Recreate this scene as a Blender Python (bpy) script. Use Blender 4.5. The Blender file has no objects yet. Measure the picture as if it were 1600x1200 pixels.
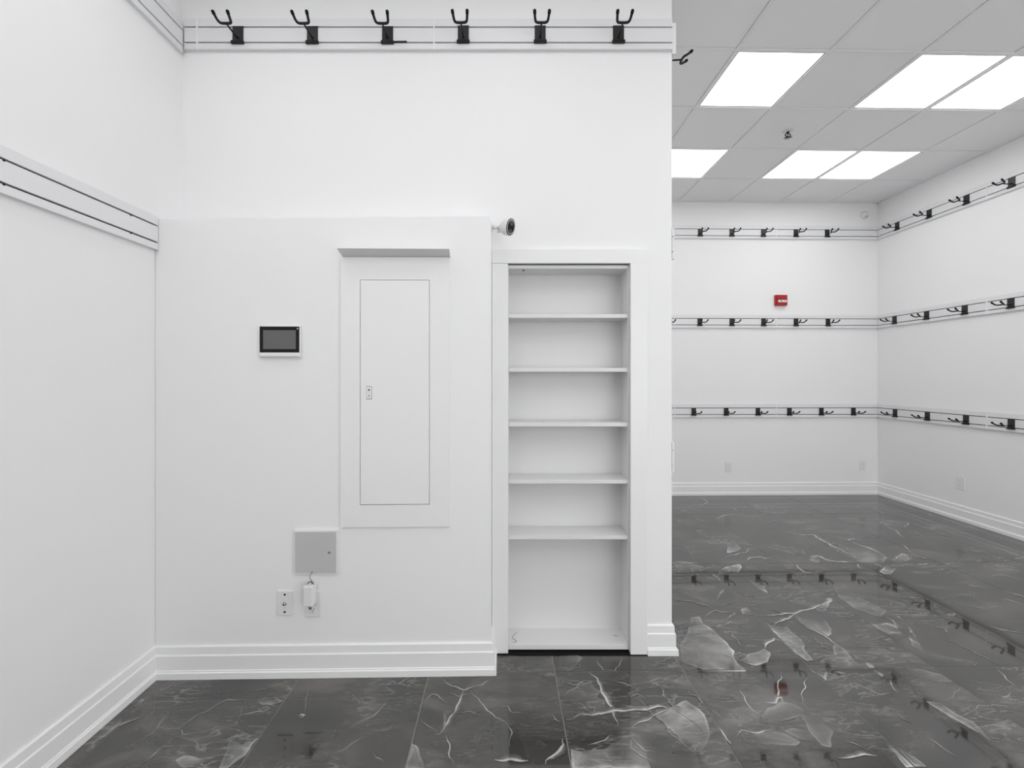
import bpy, bmesh, math, random
from mathutils import Vector, Matrix, noise
from mathutils.geometry import delaunay_2d_cdt

C = bpy.context.scene.collection
PI = math.pi
R = math.radians
random.seed(7)

# ------------------------------------------------------------------ camera
cam_d = bpy.data.cameras.new('camera')
cam = bpy.data.objects.new('camera', cam_d)
C.objects.link(cam)
cam_d.sensor_width = 36.0
cam_d.lens = 36.0 * 676 / 1600
cam_d.shift_y = -12 / 1600
cam_d.clip_start = 0.02
cam.location = (0, 0, 1.45)
cam.rotation_euler = (PI / 2, 0, -R(1.1))
bpy.context.scene.camera = cam

# ------------------------------------------------------------------ world, exposure
w = bpy.data.worlds.new('world')
bpy.context.scene.world = w
w.use_nodes = True
w.node_tree.nodes['Background'].inputs[0].default_value = (0.8, 0.8, 0.8, 1)
w.node_tree.nodes['Background'].inputs[1].default_value = 0.3
vs = bpy.context.scene.view_settings
vs.view_transform = 'Standard'
vs.look = 'None'
vs.gamma = 1
vs.use_curve_mapping = False
vs.exposure = -0.07
PANEL_POWER = 4.7        # light panels in the ceiling
# area lights added behind and beside the camera to brighten walls and ceiling
for wx, wy, rz, sx, pw in ((3.0, -3.16, PI, 2.6, 58), (-1.645, -1.75, PI / 2, 2.2, 13), (4.57, -1.2, -PI / 2, 2.2, 27)):
    ad = bpy.data.lights.new('window_daylight', 'AREA')
    ad.shape = 'RECTANGLE'; ad.size = sx; ad.size_y = 2.3; ad.energy = pw
    ao = bpy.data.objects.new('window_daylight', ad)
    C.objects.link(ao); ao.location = (wx, wy, 1.5); ao.rotation_euler = (-R(90), 0, rz)

# ------------------------------------------------------------------ materials
def mat(name, col, rough=0.5, metal=0.0, bump=0.0, bscale=200, spec=0.5, emit=None, coat=0.0):
    m = bpy.data.materials.new(name)
    m.use_nodes = True
    nt = m.node_tree
    b = nt.nodes['Principled BSDF']
    b.inputs['Base Color'].default_value = (*col, 1)
    b.inputs['Roughness'].default_value = rough
    b.inputs['Metallic'].default_value = metal
    b.inputs['Specular IOR Level'].default_value = spec
    b.inputs['Coat Weight'].default_value = coat
    if emit:
        b.inputs['Emission Color'].default_value = (1, 1, 1, 1)
        b.inputs['Emission Strength'].default_value = emit
    # every surface gets a faint procedural variation
    tc = nt.nodes.new('ShaderNodeTexCoord')
    n = nt.nodes.new('ShaderNodeTexNoise')
    n.inputs['Scale'].default_value = bscale
    n.inputs['Detail'].default_value = 3
    nt.links.new(tc.outputs['Object'], n.inputs['Vector'])
    mr = nt.nodes.new('ShaderNodeMapRange')
    mr.inputs['To Min'].default_value = max(0.02, rough - 0.04)
    mr.inputs['To Max'].default_value = min(1, rough + 0.04)
    nt.links.new(n.outputs['Fac'], mr.inputs['Value'])
    nt.links.new(mr.outputs['Result'], b.inputs['Roughness'])
    if bump:
        bp = nt.nodes.new('ShaderNodeBump')
        bp.inputs['Strength'].default_value = bump
        bp.inputs['Distance'].default_value = 0.001
        nt.links.new(n.outputs['Fac'], bp.inputs['Height'])
        nt.links.new(bp.outputs['Normal'], b.inputs['Normal'])
    return m

M = {
    'wall': mat('wall_paint', (.88, .88, .885), .55, bump=.25, bscale=260, spec=.3),
    'trim': mat('trim_paint', (.87, .87, .872), .33),
    'melamine': mat('melamine', (.77, .77, .772), .4),
    'rail': mat('rail_laminate', (.80, .80, .81), .38),
    'slot': mat('slot_shadow_metal', (.015, .015, .015), .6),
    'capw': mat('cap_plastic', (.86, .86, .86), .35),
    'black': mat('black_coated_steel', (.010, .010, .010), .45, spec=.3),
    'blackplate': mat('black_plate', (.018, .018, .019), .38, spec=.4),
    'rubber': mat('black_rubber', (.010, .010, .010), .85, bump=.6, bscale=400, spec=.15),
    'tile_c': mat('ceiling_tile', (.90, .90, .905), .9, bump=.5, bscale=500, spec=.1),
    'bar': mat('ceiling_bar_paint', (.86, .86, .865), .45),
    'lamp': mat('lit_diffuser', (.9, .9, .9), .5, emit=PANEL_POWER),
    'lampframe': mat('lamp_frame_paint', (.75, .75, .75), .4),
    'plastic': mat('white_plastic', (.80, .80, .80), .3),
    'greybox': mat('grey_painted_steel', (.55, .55, .55), .4),
    'hoodpaint': mat('hood_paint', (.74, .74, .74), .4),
    'red': mat('red_enamel', (.42, .01, .012), .3),
    'screen': mat('dead_grey_screen', (.13, .13, .13), .25),
    'glassblack': mat('black_glass', (.006, .006, .007), .2, spec=.25),
    'darkgrey': mat('dark_grey_plastic', (.06, .06, .065), .3),
    'chrome': mat('chrome', (.7, .7, .7), .2, metal=1),
    'subfloor': mat('grout', (.34, .335, .33), .8, bump=.4, bscale=300),
    'wire': mat('grey_wire', (.25, .25, .25), .5),
}

def make_marble():
    m = bpy.data.materials.new('polished_grey_marble')
    m.use_nodes = True
    nt = m.node_tree
    L = nt.links.new
    N = nt.nodes.new
    b = nt.nodes['Principled BSDF']
    geo = N('ShaderNodeNewGeometry')
    oi = N('ShaderNodeObjectInfo')
    mul = N('ShaderNodeMath'); mul.operation = 'MULTIPLY'; mul.inputs[1].default_value = 37.0
    L(oi.outputs['Random'], mul.inputs[0])
    comb = N('ShaderNodeCombineXYZ')
    L(mul.outputs[0], comb.inputs['Z'])
    L(mul.outputs[0], comb.inputs['X'])
    add = N('ShaderNodeVectorMath'); add.operation = 'ADD'
    L(geo.outputs['Position'], add.inputs[0]); L(comb.outputs[0], add.inputs[1])
    # large smoky clouds
    mp = N('ShaderNodeMapping'); mp.inputs['Rotation'].default_value = (0, 0, R(-28)); mp.inputs['Scale'].default_value = (1.0, 2.1, 1)
    L(add.outputs[0], mp.inputs['Vector'])
    n1 = N('ShaderNodeTexNoise'); n1.inputs['Scale'].default_value = 2.2; n1.inputs['Detail'].default_value = 8
    n1.inputs['Roughness'].default_value = .58; n1.inputs['Distortion'].default_value = .9
    L(mp.outputs[0], n1.inputs['Vector'])
    r1 = N('ShaderNodeValToRGB')
    e = r1.color_ramp.elements
    e[0].position = .28; e[0].color = (.022, .021, .020, 1)
    e[1].position = .74; e[1].color = (.125, .119, .110, 1)
    k = e.new(.52); k.color = (.054, .051, .046, 1)
    L(n1.outputs['Fac'], r1.inputs['Fac'])
    # fine wispy streaks
    mp2 = N('ShaderNodeMapping'); mp2.inputs['Rotation'].default_value = (0, 0, R(-20)); mp2.inputs['Scale'].default_value = (1.0, 4.5, 1)
    L(add.outputs[0], mp2.inputs['Vector'])
    n2 = N('ShaderNodeTexNoise'); n2.inputs['Scale'].default_value = 4.0; n2.inputs['Detail'].default_value = 6
    n2.inputs['Distortion'].default_value = 1.6
    L(mp2.outputs[0], n2.inputs['Vector'])
    ri = N('ShaderNodeValToRGB')
    e = ri.color_ramp.elements
    e[0].position = .47; e[0].color = (0, 0, 0, 1)
    e[1].position = .53; e[1].color = (0, 0, 0, 1)
    k = e.new(.5); k.color = (1, 1, 1, 1)
    L(n2.outputs['Fac'], ri.inputs['Fac'])
    n3 = N('ShaderNodeTexNoise'); n3.inputs['Scale'].default_value = 2.6; n3.inputs['Detail'].default_value = 2
    L(add.outputs[0], n3.inputs['Vector'])
    r3 = N('ShaderNodeMapRange'); r3.inputs['From Min'].default_value = .46; r3.inputs['From Max'].default_value = .66; r3.inputs['To Max'].default_value = .5
    L(n3.outputs['Fac'], r3.inputs['Value'])
    m1 = N('ShaderNodeMath'); m1.operation = 'MULTIPLY'
    L(ri.outputs['Color'], m1.inputs[0]); L(r3.outputs[0], m1.inputs[1])
    mix1 = N('ShaderNodeMix'); mix1.data_type = 'RGBA'
    L(m1.outputs[0], mix1.inputs['Factor']); L(r1.outputs['Color'], mix1.inputs[6]); mix1.inputs[7].default_value = (.42, .41, .40, 1)
    # printed veins and crystals of this tile
    at = N('ShaderNodeAttribute'); at.attribute_name = 'mark'
    n4 = N('ShaderNodeTexNoise'); n4.inputs['Scale'].default_value = 6; n4.inputs['Detail'].default_value = 6; n4.inputs['Distortion'].default_value = 1.2
    L(add.outputs[0], n4.inputs['Vector'])
    r4 = N('ShaderNodeMapRange'); r4.inputs['From Min'].default_value = .3; r4.inputs['From Max'].default_value = .7; r4.inputs['To Min'].default_value = .2; r4.inputs['To Max'].default_value = 1.9
    L(n4.outputs['Fac'], r4.inputs['Value'])
    m2 = N('ShaderNodeMath'); m2.operation = 'MULTIPLY'; m2.use_clamp = True
    L(at.outputs['Fac'], m2.inputs[0]); L(r4.outputs[0], m2.inputs[1])
    mix2 = N('ShaderNodeMix'); mix2.data_type = 'RGBA'
    L(m2.outputs[0], mix2.inputs['Factor']); L(mix1.outputs[2], mix2.inputs[6]); mix2.inputs[7].default_value = (.60, .595, .58, 1)
    neg = N('ShaderNodeMath'); neg.operation = 'MULTIPLY'; neg.inputs[1].default_value = -1.5; neg.use_clamp = True
    L(at.outputs['Fac'], neg.inputs[0])
    mix3 = N('ShaderNodeMix'); mix3.data_type = 'RGBA'
    L(neg.outputs[0], mix3.inputs['Factor']); L(mix2.outputs[2], mix3.inputs[6]); mix3.inputs[7].default_value = (.028, .026, .025, 1)
    L(mix3.outputs[2], b.inputs['Base Color'])
    b.inputs['Roughness'].default_value = .035
    b.inputs['IOR'].default_value = 1.88
    # very gentle waviness of the polish
    n5 = N('ShaderNodeTexNoise'); n5.inputs['Scale'].default_value = 5; n5.inputs['Detail'].default_value = 1
    L(geo.outputs['Position'], n5.inputs['Vector'])
    bp = N('ShaderNodeBump'); bp.inputs['Strength'].default_value = .06; bp.inputs['Distance'].default_value = .004
    L(n5.outputs['Fac'], bp.inputs['Height'])
    L(bp.outputs['Normal'], b.inputs['Normal'])
    return m
M['marble'] = make_marble()

# ------------------------------------------------------------------ helpers
def bx(bm, x0, x1, y0, y1, z0, z1, bev=0.0, seg=1):
    vs_ = [bm.verts.new(p) for p in ((x0,y0,z0),(x1,y0,z0),(x1,y1,z0),(x0,y1,z0),(x0,y0,z1),(x1,y0,z1),(x1,y1,z1),(x0,y1,z1))]
    fs = [bm.faces.new([vs_[i] for i in f]) for f in ((3,2,1,0),(4,5,6,7),(0,1,5,4),(1,2,6,5),(2,3,7,6),(3,0,4,7))]
    if bev:
        es = list({e for f in fs for e in f.edges})
        bmesh.ops.bevel(bm, geom=es, offset=bev, segments=seg, affect='EDGES', profile=.5)
    return bm

def B(*a, bev=0.0, seg=1):
    return bx(bmesh.new(), *a, bev=bev, seg=seg)

def cyl(bm, p0, p1, r0, r1=None, n=16, caps=True):
    r1 = r0 if r1 is None else r1
    p0 = Vector(p0); p1 = Vector(p1)
    d = (p1 - p0).normalized()
    a = d.orthogonal().normalized(); b = d.cross(a)
    A = [bm.verts.new(p0 + r0 * (a * math.cos(2*PI*i/n) + b * math.sin(2*PI*i/n))) for i in range(n)]
    D = [bm.verts.new(p1 + r1 * (a * math.cos(2*PI*i/n) + b * math.sin(2*PI*i/n))) for i in range(n)]
    for i in range(n):
        f = bm.faces.new((A[i], A[(i+1) % n], D[(i+1) % n], D[i])); f.smooth = True
    if caps:
        bm.faces.new(A[::-1]); bm.faces.new(D)
    return bm

def tube(bm, pts, r, n=8, smooth=3):
    P = [Vector(p) for p in pts]
    for _ in range(smooth):                         # Chaikin rounding of the corners
        Q = [P[0]]
        for a, b in zip(P, P[1:]):
            Q += [a.lerp(b, .25), a.lerp(b, .75)]
        Q.append(P[-1]); P = Q
    rings = []
    up = None
    for i, p in enumerate(P):
        d = (P[min(i+1, len(P)-1)] - P[max(i-1, 0)]).normalized()
        a = d.orthogonal().normalized() if up is None else (up - d * up.dot(d)).normalized()
        up = a
        b = d.cross(a)
        rings.append([bm.verts.new(p + r * (a * math.cos(2*PI*k/n) + b * math.sin(2*PI*k/n))) for k in range(n)])
    for A, D in zip(rings, rings[1:]):
        for k in range(n):
            f = bm.faces.new((A[k], A[(k+1) % n], D[(k+1) % n], D[k])); f.smooth = True
    bm.faces.new(rings[0][::-1]); bm.faces.new(rings[-1])
    return bm

def lathe(bm, prof, axis='z', n=24, c=(0, 0, 0)):
    c = Vector(c); rings = []
    for r, h in prof:
        ring = []
        for k in range(n):
            x, y = r * math.cos(2*PI*k/n), r * math.sin(2*PI*k/n)
            ring.append(bm.verts.new(c + (Vector((x, y, h)) if axis == 'z' else Vector((x, h, y)))))
        rings.append(ring)
    for A, D in zip(rings, rings[1:]):
        for k in range(n):
            f = bm.faces.new((A[k], A[(k+1) % n], D[(k+1) % n], D[k])); f.smooth = True
    bm.faces.new(rings[0]); bm.faces.new(rings[-1])
    return bm

def extrude_profile(bm, prof, x0, x1, m0=0.0, m1=0.0):
    """prof: (out, z) points; along x; out is -y. m0/m1: mitre (x shift per unit out) at the ends."""
    A = [bm.verts.new((x0 + m0 * o, -o, z)) for o, z in prof]
    D = [bm.verts.new((x1 + m1 * o, -o, z)) for o, z in prof]
    n = len(prof)
    for i in range(n):
        bm.faces.new((A[i], D[i], D[(i+1) % n], A[(i+1) % n]))
    bm.faces.new(A[::-1]); bm.faces.new(D)
    return bm

def obj(name, bm, m, parent=None, loc=None, rot=None):
    me = bpy.data.meshes.new(name)
    bmesh.ops.recalc_face_normals(bm, faces=bm.faces)
    bm.to_mesh(me); bm.free()
    me.materials.append(m)
    o = bpy.data.objects.new(name, me)
    C.objects.link(o)
    if parent: o.parent = parent
    if loc: o.location = loc
    if rot: o.rotation_euler = rot
    return o

def tag(o, label=None, cat=None, group=None, kind=None):
    if label: o['label'] = label
    if cat: o['category'] = cat
    if group: o['group'] = group
    if kind: o['kind'] = kind
    return o

def thing(name, label, cat, loc=(0, 0, 0), rz=0.0, group=None):
    o = bpy.data.objects.new(name, None)
    C.objects.link(o)
    o.empty_display_size = .05
    o.location = loc; o.rotation_euler = (0, 0, rz)
    return tag(o, label, cat, group)

def dup(root, loc, rz, label=None, group=None):
    r = root.copy(); C.objects.link(r); r.location = loc; r.rotation_euler = (0, 0, rz)
    if label: r['label'] = label
    if group: r['group'] = group
    for ch in list(root.children):
        c = ch.copy(); C.objects.link(c); c.parent = r
        for g in ch.children:
            d = g.copy(); C.objects.link(d); d.parent = c
    return r

def struct(name, bm, m, label, cat, loc=(0, 0, 0), rz=0.0):
    o = obj(name, bm, m, None, loc, (0, 0, rz))
    return tag(o, label, cat, None, 'structure')

# ------------------------------------------------------------------ room plan (metres)
XL, XE, XR = -1.683, 0.881, 4.605          # left wall, end of the partition, right wall
YLOW, YFAR, YB = 2.122, 5.243, -3.2        # low bump-out wall, far wall, wall behind the camera
H = 3.58
REC_L = Vector((XL, 2.300, 0))             # partition wall runs from here ...
REC_R = Vector((XE, 2.252, 0))             # ... to here
RA = math.atan2(REC_R.y - REC_L.y, REC_R.x - REC_L.x)
RLEN = (REC_R - REC_L).length
def rec(x, z=0.0):                         # world point on the partition face at world x
    return Vector((x, REC_L.y + (x - XL) * math.tan(RA), z))
LW, RW = R(90), R(-90)                     # rotations of the left-type and right-type walls
T = .12

struct('wall_left', B(0, 5.75, 0, T, 0, H), M['wall'], 'plain white painted wall down the left side of the photo', 'wall', (XL, YB - .1, 0), LW)
struct('wall_right', B(0, YFAR - YB + .2, 0, T, 0, H), M['wall'], 'white painted side wall at the far right with three hook rails', 'wall', (XR, YFAR + .1, 0), RW)
struct('wall_far', B(0, XR - XE + .1, 0, T, 0, H), M['wall'], 'white painted wall at the far end of the right-hand room', 'wall', (XE - .05, YFAR, 0))
struct('wall_behind', B(0, XR - XL + .2, 0, T, 0, H), M['wall'], 'white painted wall behind the camera', 'wall', (XR + .1, YB, 0), PI)
bm = bmesh.new()
c0, c1 = 0.018 - XL, 0.660 - XL
bx(bm, 0, c0, 0, .2, 0, H); bx(bm, c1, RLEN, 0, .2, 0, H); bx(bm, c0, c1, 0, .2, 2.045, H)
struct('wall_back', bm, M['wall'], 'white painted partition wall around the built-in bookcase', 'wall', REC_L, RA)
bm = bmesh.new()
bx(bm, .02, YFAR - 2.25, 0, T, 0, H)
struct('wall_end', bm, M['wall'], 'white wall face running back from the partition edge', 'wall', (XE, 2.25, 0), LW)
# low furred-out wall with its sloping top ledge
bm = bmesh.new()
bx(bm, XL, -.062, YLOW, 2.30, 0, 2.2)
for v in bm.verts:
    if v.co.z > 1: v.co.z = 2.212 if v.co.x < -1 else 2.238
bmesh.ops.bevel(bm, geom=[e for e in bm.edges], offset=.003, segments=2, affect='EDGES')
struct('wall_lower', bm, M['wall'], 'low boxed-out white wall with a flat top ledge holding the electrical panel', 'wall')

# unseen window frames and panes, added to go with the fill lights
M['pane'] = mat('bright_window_glass', (.8, .82, .84), .1)
for n_, (wx, wy, rz, hw) in enumerate(((3.0, YB, PI, 1.3), (XL, -1.75, LW, 1.1), (XR, -1.2, RW, 1.1))):
    bm = bmesh.new()
    bx(bm, -hw - .06, hw + .06, -.03, 0, .29, .35); bx(bm, -hw - .06, hw + .06, -.03, 0, 2.65, 2.71)
    bx(bm, -hw - .06, -hw, -.03, 0, .35, 2.65); bx(bm, hw, hw + .06, -.03, 0, .35, 2.65); bx(bm, -.02, .02, -.03, -.012, .35, 2.65)
    wf = struct('window_%d' % (n_ + 1), bm, M['trim'], ['shop window in the wall behind the camera', 'shop window in the left wall beside the camera', 'shop window in the right wall beside the camera'][n_], 'window', (wx, wy, 0), rz)
    obj('pane', B(-hw, hw, -.010, -.002, .35, 2.65), M['pane'], wf)

# ------------------------------------------------------------------ floor and its marble tiles
floor = struct('floor', B(XL - .1, XR + .1, YB - .1, YFAR + .1, -.05, -.0018), M['subfloor'], 'glossy grey marble tile floor with white veins', 'floor')
JX = [XL, -1.597, -.981, -.364, .251, .884, 1.525, 2.141, 2.762, 3.389, 4.004, XR]
JY = [YB, -2.657, -1.463, -.27, .923, 2.117, 3.311, 4.505, YFAR]
MARKS = [
('P',0.5,0,[(-1107,1805),(-1087,1789),(-1035,1772),(-985,1752),(-991,1675),(-1023,1622),(-1053,1622),(-1085,1720),(-1097,1773)]),
('P',0.45,0,[(-1238,1659),(-1221,1676),(-1171,1665),(-1129,1657),(-1130,1624),(-1183,1625)]),
('P',0.28,0,[(-1100,1955),(-1077,1979),(-1031,1973),(-990,1948),(-1025,1934),(-1065,1931)]),
('P',0.25,0,[(-1626,1937),(-1625,1970),(-1615,1974),(-1602,1941)]),
('P',-0.3,0,[(-1360,2050),(-1323,2097),(-1231,2068),(-1220,2026),(-1261,1999),(-1303,2008)]),
('P',-0.35,0,[(-1361,1748),(-1359,1771),(-1332,1794),(-1284,1746),(-1281,1716),(-1313,1710)]),
('P',-0.25,0,[(-1123,1864),(-1084,1890),(-991,1871),(-975,1779),(-1029,1772),(-1092,1797)]),
('V',0.6,5,[(-1440,1816),(-1390,1811),(-1343,1808),(-1314,1868),(-1278,1916),(-1238,1962),(-1168,1964),(-1148,1942),(-1143,1909),(-1124,1856),(-1110,1822)]),
('V',0.5,4,[(-1341,1806),(-1301,1777),(-1253,1783)]),
('V',0.5,5,[(-1127,1882),(-1084,1890),(-1031,1893)]),
('V',0.35,3,[(-1360,2050),(-1303,2008),(-1261,1999),(-1220,2026),(-1158,2072)]),
('V',0.35,3,[(-1207,1981),(-1187,1995),(-1131,2025),(-1051,2054),(-989,2096)]),
('V',0.35,16,[(-1663,1731),(-1621,1745),(-1608,1815),(-1571,1856),(-1532,1872)]),
('V',0.3,5,[(-1462,1713),(-1443,1749),(-1424,1787),(-1443,1862),(-1436,1906)]),
('V',0.3,4,[(-1601,1974),(-1574,2013),(-1563,2075),(-1530,2101)]),
('V',0.25,6,[(-1343,1628),(-1340,1682),(-1331,1717),(-1274,1724)]),
('P',0.3,0,[(-878,1860),(-869,1877),(-851,1868),(-860,1851)]),
('P',0.5,0,[(-358,1713),(-335,1691),(-300,1634),(-295,1608),(-366,1609)]),
('P',0.5,0,[(-255,1879),(-221,1882),(-221,1830),(-249,1789)]),
('P',-0.35,0,[(-504,1963),(-381,1960),(-372,1841),(-467,1843),(-539,1862)]),
('P',-0.4,0,[(27,1752),(111,1742),(124,1654),(31,1628)]),
('P',-0.35,0,[(-209,1838),(-131,1881),(-60,1835),(-25,1777),(-122,1755),(-213,1756)]),
('V',0.4,3,[(-949,2101),(-907,2031),(-889,1960),(-855,1877)]),
('V',0.4,5,[(-557,2024),(-530,2065),(-505,2038)]),
('V',0.4,4,[(-500,2033),(-480,2075),(-452,2088)]),
('V',0.45,5,[(-458,2012),(-424,2063),(-386,2063),(-370,2079)]),
('V',0.5,4,[(-639,1796),(-599,1837),(-553,1862),(-527,1916),(-504,1963)]),
('V',0.9,8,[(-183,1996),(-203,1909),(-224,1847),(-244,1797),(-261,1757),(-277,1758)]),
('V',0.6,4,[(-357,1837),(-325,1807),(-288,1782),(-264,1757)]),
('V',0.6,7,[(-306,2083),(-245,2028),(-176,2001),(-111,2036),(-44,2072),(9,2099)]),
('V',0.7,6,[(-161,1996),(-114,1945),(-68,1879),(-33,1835),(8,1813)]),
('V',0.7,7,[(-231,1749),(-216,1703),(-205,1646),(-184,1619)]),
('V',0.7,12,[(-35,1636),(7,1628),(56,1634),(92,1630)]),
('V',0.4,4,[(-503,1673),(-485,1651),(-450,1637)]),
('V',0.5,5,[(-13,1897),(15,1901),(36,1868),(98,1858)]),
('V',0.4,5,[(8,1809),(27,1760),(23,1699),(7,1674)]),
('V',0.45,5,[(-248,1992),(-209,1967),(-152,1976)]),
('V',0.4,6,[(-360,1922),(-327,1979),(-296,1968),(-246,1920)]),
('V',0.3,6,[(-654,1669),(-608,1711),(-560,1755)]),
('V',0.3,6,[(-198,1864),(-130,1872),(-88,1853)]),
('P',0.5,0,[(816,1918),(852,1871),(858,1809),(834,1736),(786,1684),(745,1628),(730,1656),(701,1723),(670,1796),(652,1839),(713,1873),(762,1891)]),
('P',0.5,0,[(262,1672),(334,1693),(388,1707),(445,1732),(498,1735),(558,1742),(583,1718),(588,1659),(565,1628),(564,1591),(256,1597)]),
('P',0.14,0,[(263,1958),(338,2017),(404,2048),(449,2041),(455,1954),(466,1897),(471,1860),(407,1852),(343,1881)]),
('P',-0.45,0,[(265,1821),(363,1840),(463,1800),(442,1744),(336,1700),(272,1701)]),
('P',-0.4,0,[(583,1718),(627,1732),(679,1701),(727,1635),(694,1589),(570,1591),(588,1659)]),
('P',-0.35,0,[(69,1841),(184,1822),(249,1804),(238,1725),(165,1639),(138,1606),(115,1712)]),
('P',-0.3,0,[(457,2047),(523,2035),(589,2002),(609,1922),(476,1906)]),
('P',0.3,0,[(307,2290),(362,2262),(406,2223),(362,2162),(310,2133),(273,2152)]),
('V',1,9,[(416,2108),(447,2068),(447,2036),(454,1964),(469,1906),(474,1842),(477,1791)]),
('V',0.5,5,[(262,2040),(325,2028),(389,2050),(443,2052)]),
('V',0.5,5,[(263,1958),(320,1997),(363,2032),(419,2045)]),
('V',0.9,11,[(265,1821),(307,1833),(365,1849),(420,1848),(479,1864),(550,1868),(621,1871),(683,1888),(727,1873),(767,1886)]),
('V',0.7,8,[(524,1778),(602,1814),(685,1856),(760,1886)]),
('V',0.8,5,[(719,2097),(723,2041),(731,1989),(725,1954),(739,1905),(758,1864),(781,1819),(803,1777),(824,1736)]),
('V',0.6,5,[(307,1918),(341,1908),(362,1871),(386,1849)]),
('V',0.7,5,[(200,1848),(217,1821),(249,1808)]),
('V',0.8,9,[(238,1725),(237,1695),(205,1666),(171,1639),(156,1612)]),
('V',0.8,6,[(515,1727),(525,1696),(547,1667),(582,1659)]),
('V',0.7,6,[(513,1719),(493,1675),(522,1646),(571,1611)]),
('V',0.7,6,[(322,1693),(375,1707),(446,1736)]),
('V',0.7,6,[(474,2196),(488,2148),(491,2124)]),
('V',0.6,5,[(273,2152),(317,2127),(377,2156),(401,2198)]),
('V',0.6,5,[(484,2130),(546,2123),(586,2170),(607,2232)]),
('V',0.9,8,[(883,1775),(886,1743),(890,1712),(899,1693)]),
('V',0.4,5,[(498,2057),(561,2034),(616,1991)]),
('V',0.6,4,[(575,1952),(609,1922),(622,1875),(649,1830),(674,1788),(681,1739),(705,1700),(736,1642)]),
('V',0.5,6,[(572,1942),(607,1961),(641,1931)]),
('V',0.5,5,[(823,1952),(865,1946),(879,1898),(880,1870)]),
('V',0.5,6,[(267,1665),(305,1671),(329,1636),(328,1602)]),
('P',0.15,0,[(1814,4048),(1882,4047),(1902,3923),(1810,3939)]),
('P',0.35,0,[(1991,3776),(2004,3721),(2002,3603),(1908,3543),(1836,3520)]),
('P',0.6,0,[(1529,3100),(1612,3195),(1688,3255),(1760,3285),(1817,3305),(1811,3252),(1731,3163),(1693,3194),(1609,3137)]),
('P',0.3,0,[(2418,3369),(2505,3436),(2546,3412),(2443,3325)]),
('P',0.35,0,[(1745,3078),(1761,2987),(1799,2952),(1764,2862),(1746,2919)]),
('P',0.25,0,[(1311,3347),(1456,3333),(1542,3237),(1434,3199),(1316,3221)]),
('V',0.6,12,[(2307,5181),(2359,5103),(2354,4955),(2193,4774)]),
('V',0.6,16,[(2158,4350),(2289,4461),(2397,4498),(2559,4515)]),
('V',0.4,9,[(2485,4791),(2532,4702),(2494,4536)]),
('V',0.3,14,[(1789,4017),(1841,3865),(1928,3778)]),
('V',0.5,9,[(1941,3494),(1994,3517),(2097,3627)]),
('V',0.4,9,[(1747,3405),(1850,3472),(2027,3541)]),
('V',0.8,12,[(1903,3357),(1970,3423),(2063,3433),(2081,3398),(2140,3432)]),
('V',0.6,10,[(1315,3357),(1378,3350),(1459,3339),(1526,3321)]),
('V',0.8,8,[(1522,3158),(1538,3100),(1528,3027)]),
('V',0.35,14,[(2227,3638),(2297,3585),(2345,3535),(2375,3462)]),
('V',0.8,13,[(2668,3953),(2736,3907),(2835,3905),(2816,3789),(2808,3653),(2821,3550),(2813,3477),(2785,3419)]),
('V',0.4,7,[(2449,3570),(2474,3532),(2453,3460)]),
('V',0.9,12,[(2418,3369),(2495,3436),(2543,3435),(2550,3367),(2624,3326),(2751,3319)]),
('V',0.7,12,[(2252,3296),(2226,3203),(2227,3154),(2307,3152)]),
('V',0.5,9,[(2985,3757),(3049,3756),(3137,3811)]),
('V',0.6,10,[(3048,3742),(3046,3674),(3064,3622)]),
('V',0.5,7,[(2751,3319),(2699,3246),(2694,3184)]),
('V',0.5,7,[(1509,2924),(1427,2844),(1389,2783)]),
('V',0.25,12,[(1767,4510),(1902,4468),(1991,4281),(2100,4208)]),
('V',0.25,12,[(2792,4876),(2928,4827),(3089,4779)]),
('V',0.3,12,[(3176,4668),(3234,4562),(3304,4481)]),
('V',0.5,8,[(3528,4640),(3529,4557)]),
('V',0.35,8,[(2601,4455),(2687,4492)]),
('V',0.4,9,[(1411,3602),(1477,3614),(1518,3638)]),
('V',0.25,9,[(1538,3870),(1641,3756)]),
('V',0.35,9,[(2661,4268),(2764,4294)]),
('V',0.5,9,[(2632,3682),(2675,3655)]),
('P',0.5,0,[(1127,2579),(1179,2586),(1172,2511),(1199,2431),(1208,2342),(1213,2259),(1188,2221),(1182,2164),(1193,2111),(1129,2112),(987,2115),(907,2188),(946,2305),(1002,2375),(1074,2480)]),
('P',0.4,0,[(1474,2661),(1529,2688),(1507,2598),(1454,2608)]),
('P',0.3,0,[(1763,2584),(1865,2645),(1921,2625),(1909,2530),(1881,2449),(1841,2403),(1796,2374),(1776,2428),(1753,2500)]),
('P',0.5,0,[(1954,2671),(2008,2689),(2133,2784),(1987,2633),(1934,2616)]),
('P',0.55,0,[(1538,2504),(1564,2471),(1638,2470),(1630,2415),(1639,2363),(1622,2306),(1598,2279),(1580,2181),(1543,2176),(1528,2227),(1523,2322),(1535,2425)]),
('P',0.5,0,[(1197,2176),(1278,2232),(1343,2257),(1385,2269),(1394,2243),(1339,2168),(1260,2145)]),
('P',0.25,0,[(1098,1822),(1152,1865),(1232,1901),(1283,1890),(1307,1853),(1281,1827),(1234,1819),(1180,1799),(1131,1808)]),
('P',0.28,0,[(1326,1871),(1330,1817),(1339,1775),(1341,1742),(1277,1667),(1251,1675),(1245,1728),(1268,1818)]),
('P',0.2,0,[(964,1742),(1025,1744),(1095,1751),(1137,1734),(1173,1691),(1138,1677),(1042,1686),(952,1696)]),
('P',0.2,0,[(1188,1761),(1243,1744),(1237,1690),(1191,1699),(1145,1746)]),
('P',0.35,0,[(1508,2105),(1595,2103),(1537,2037),(1538,2059)]),
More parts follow.
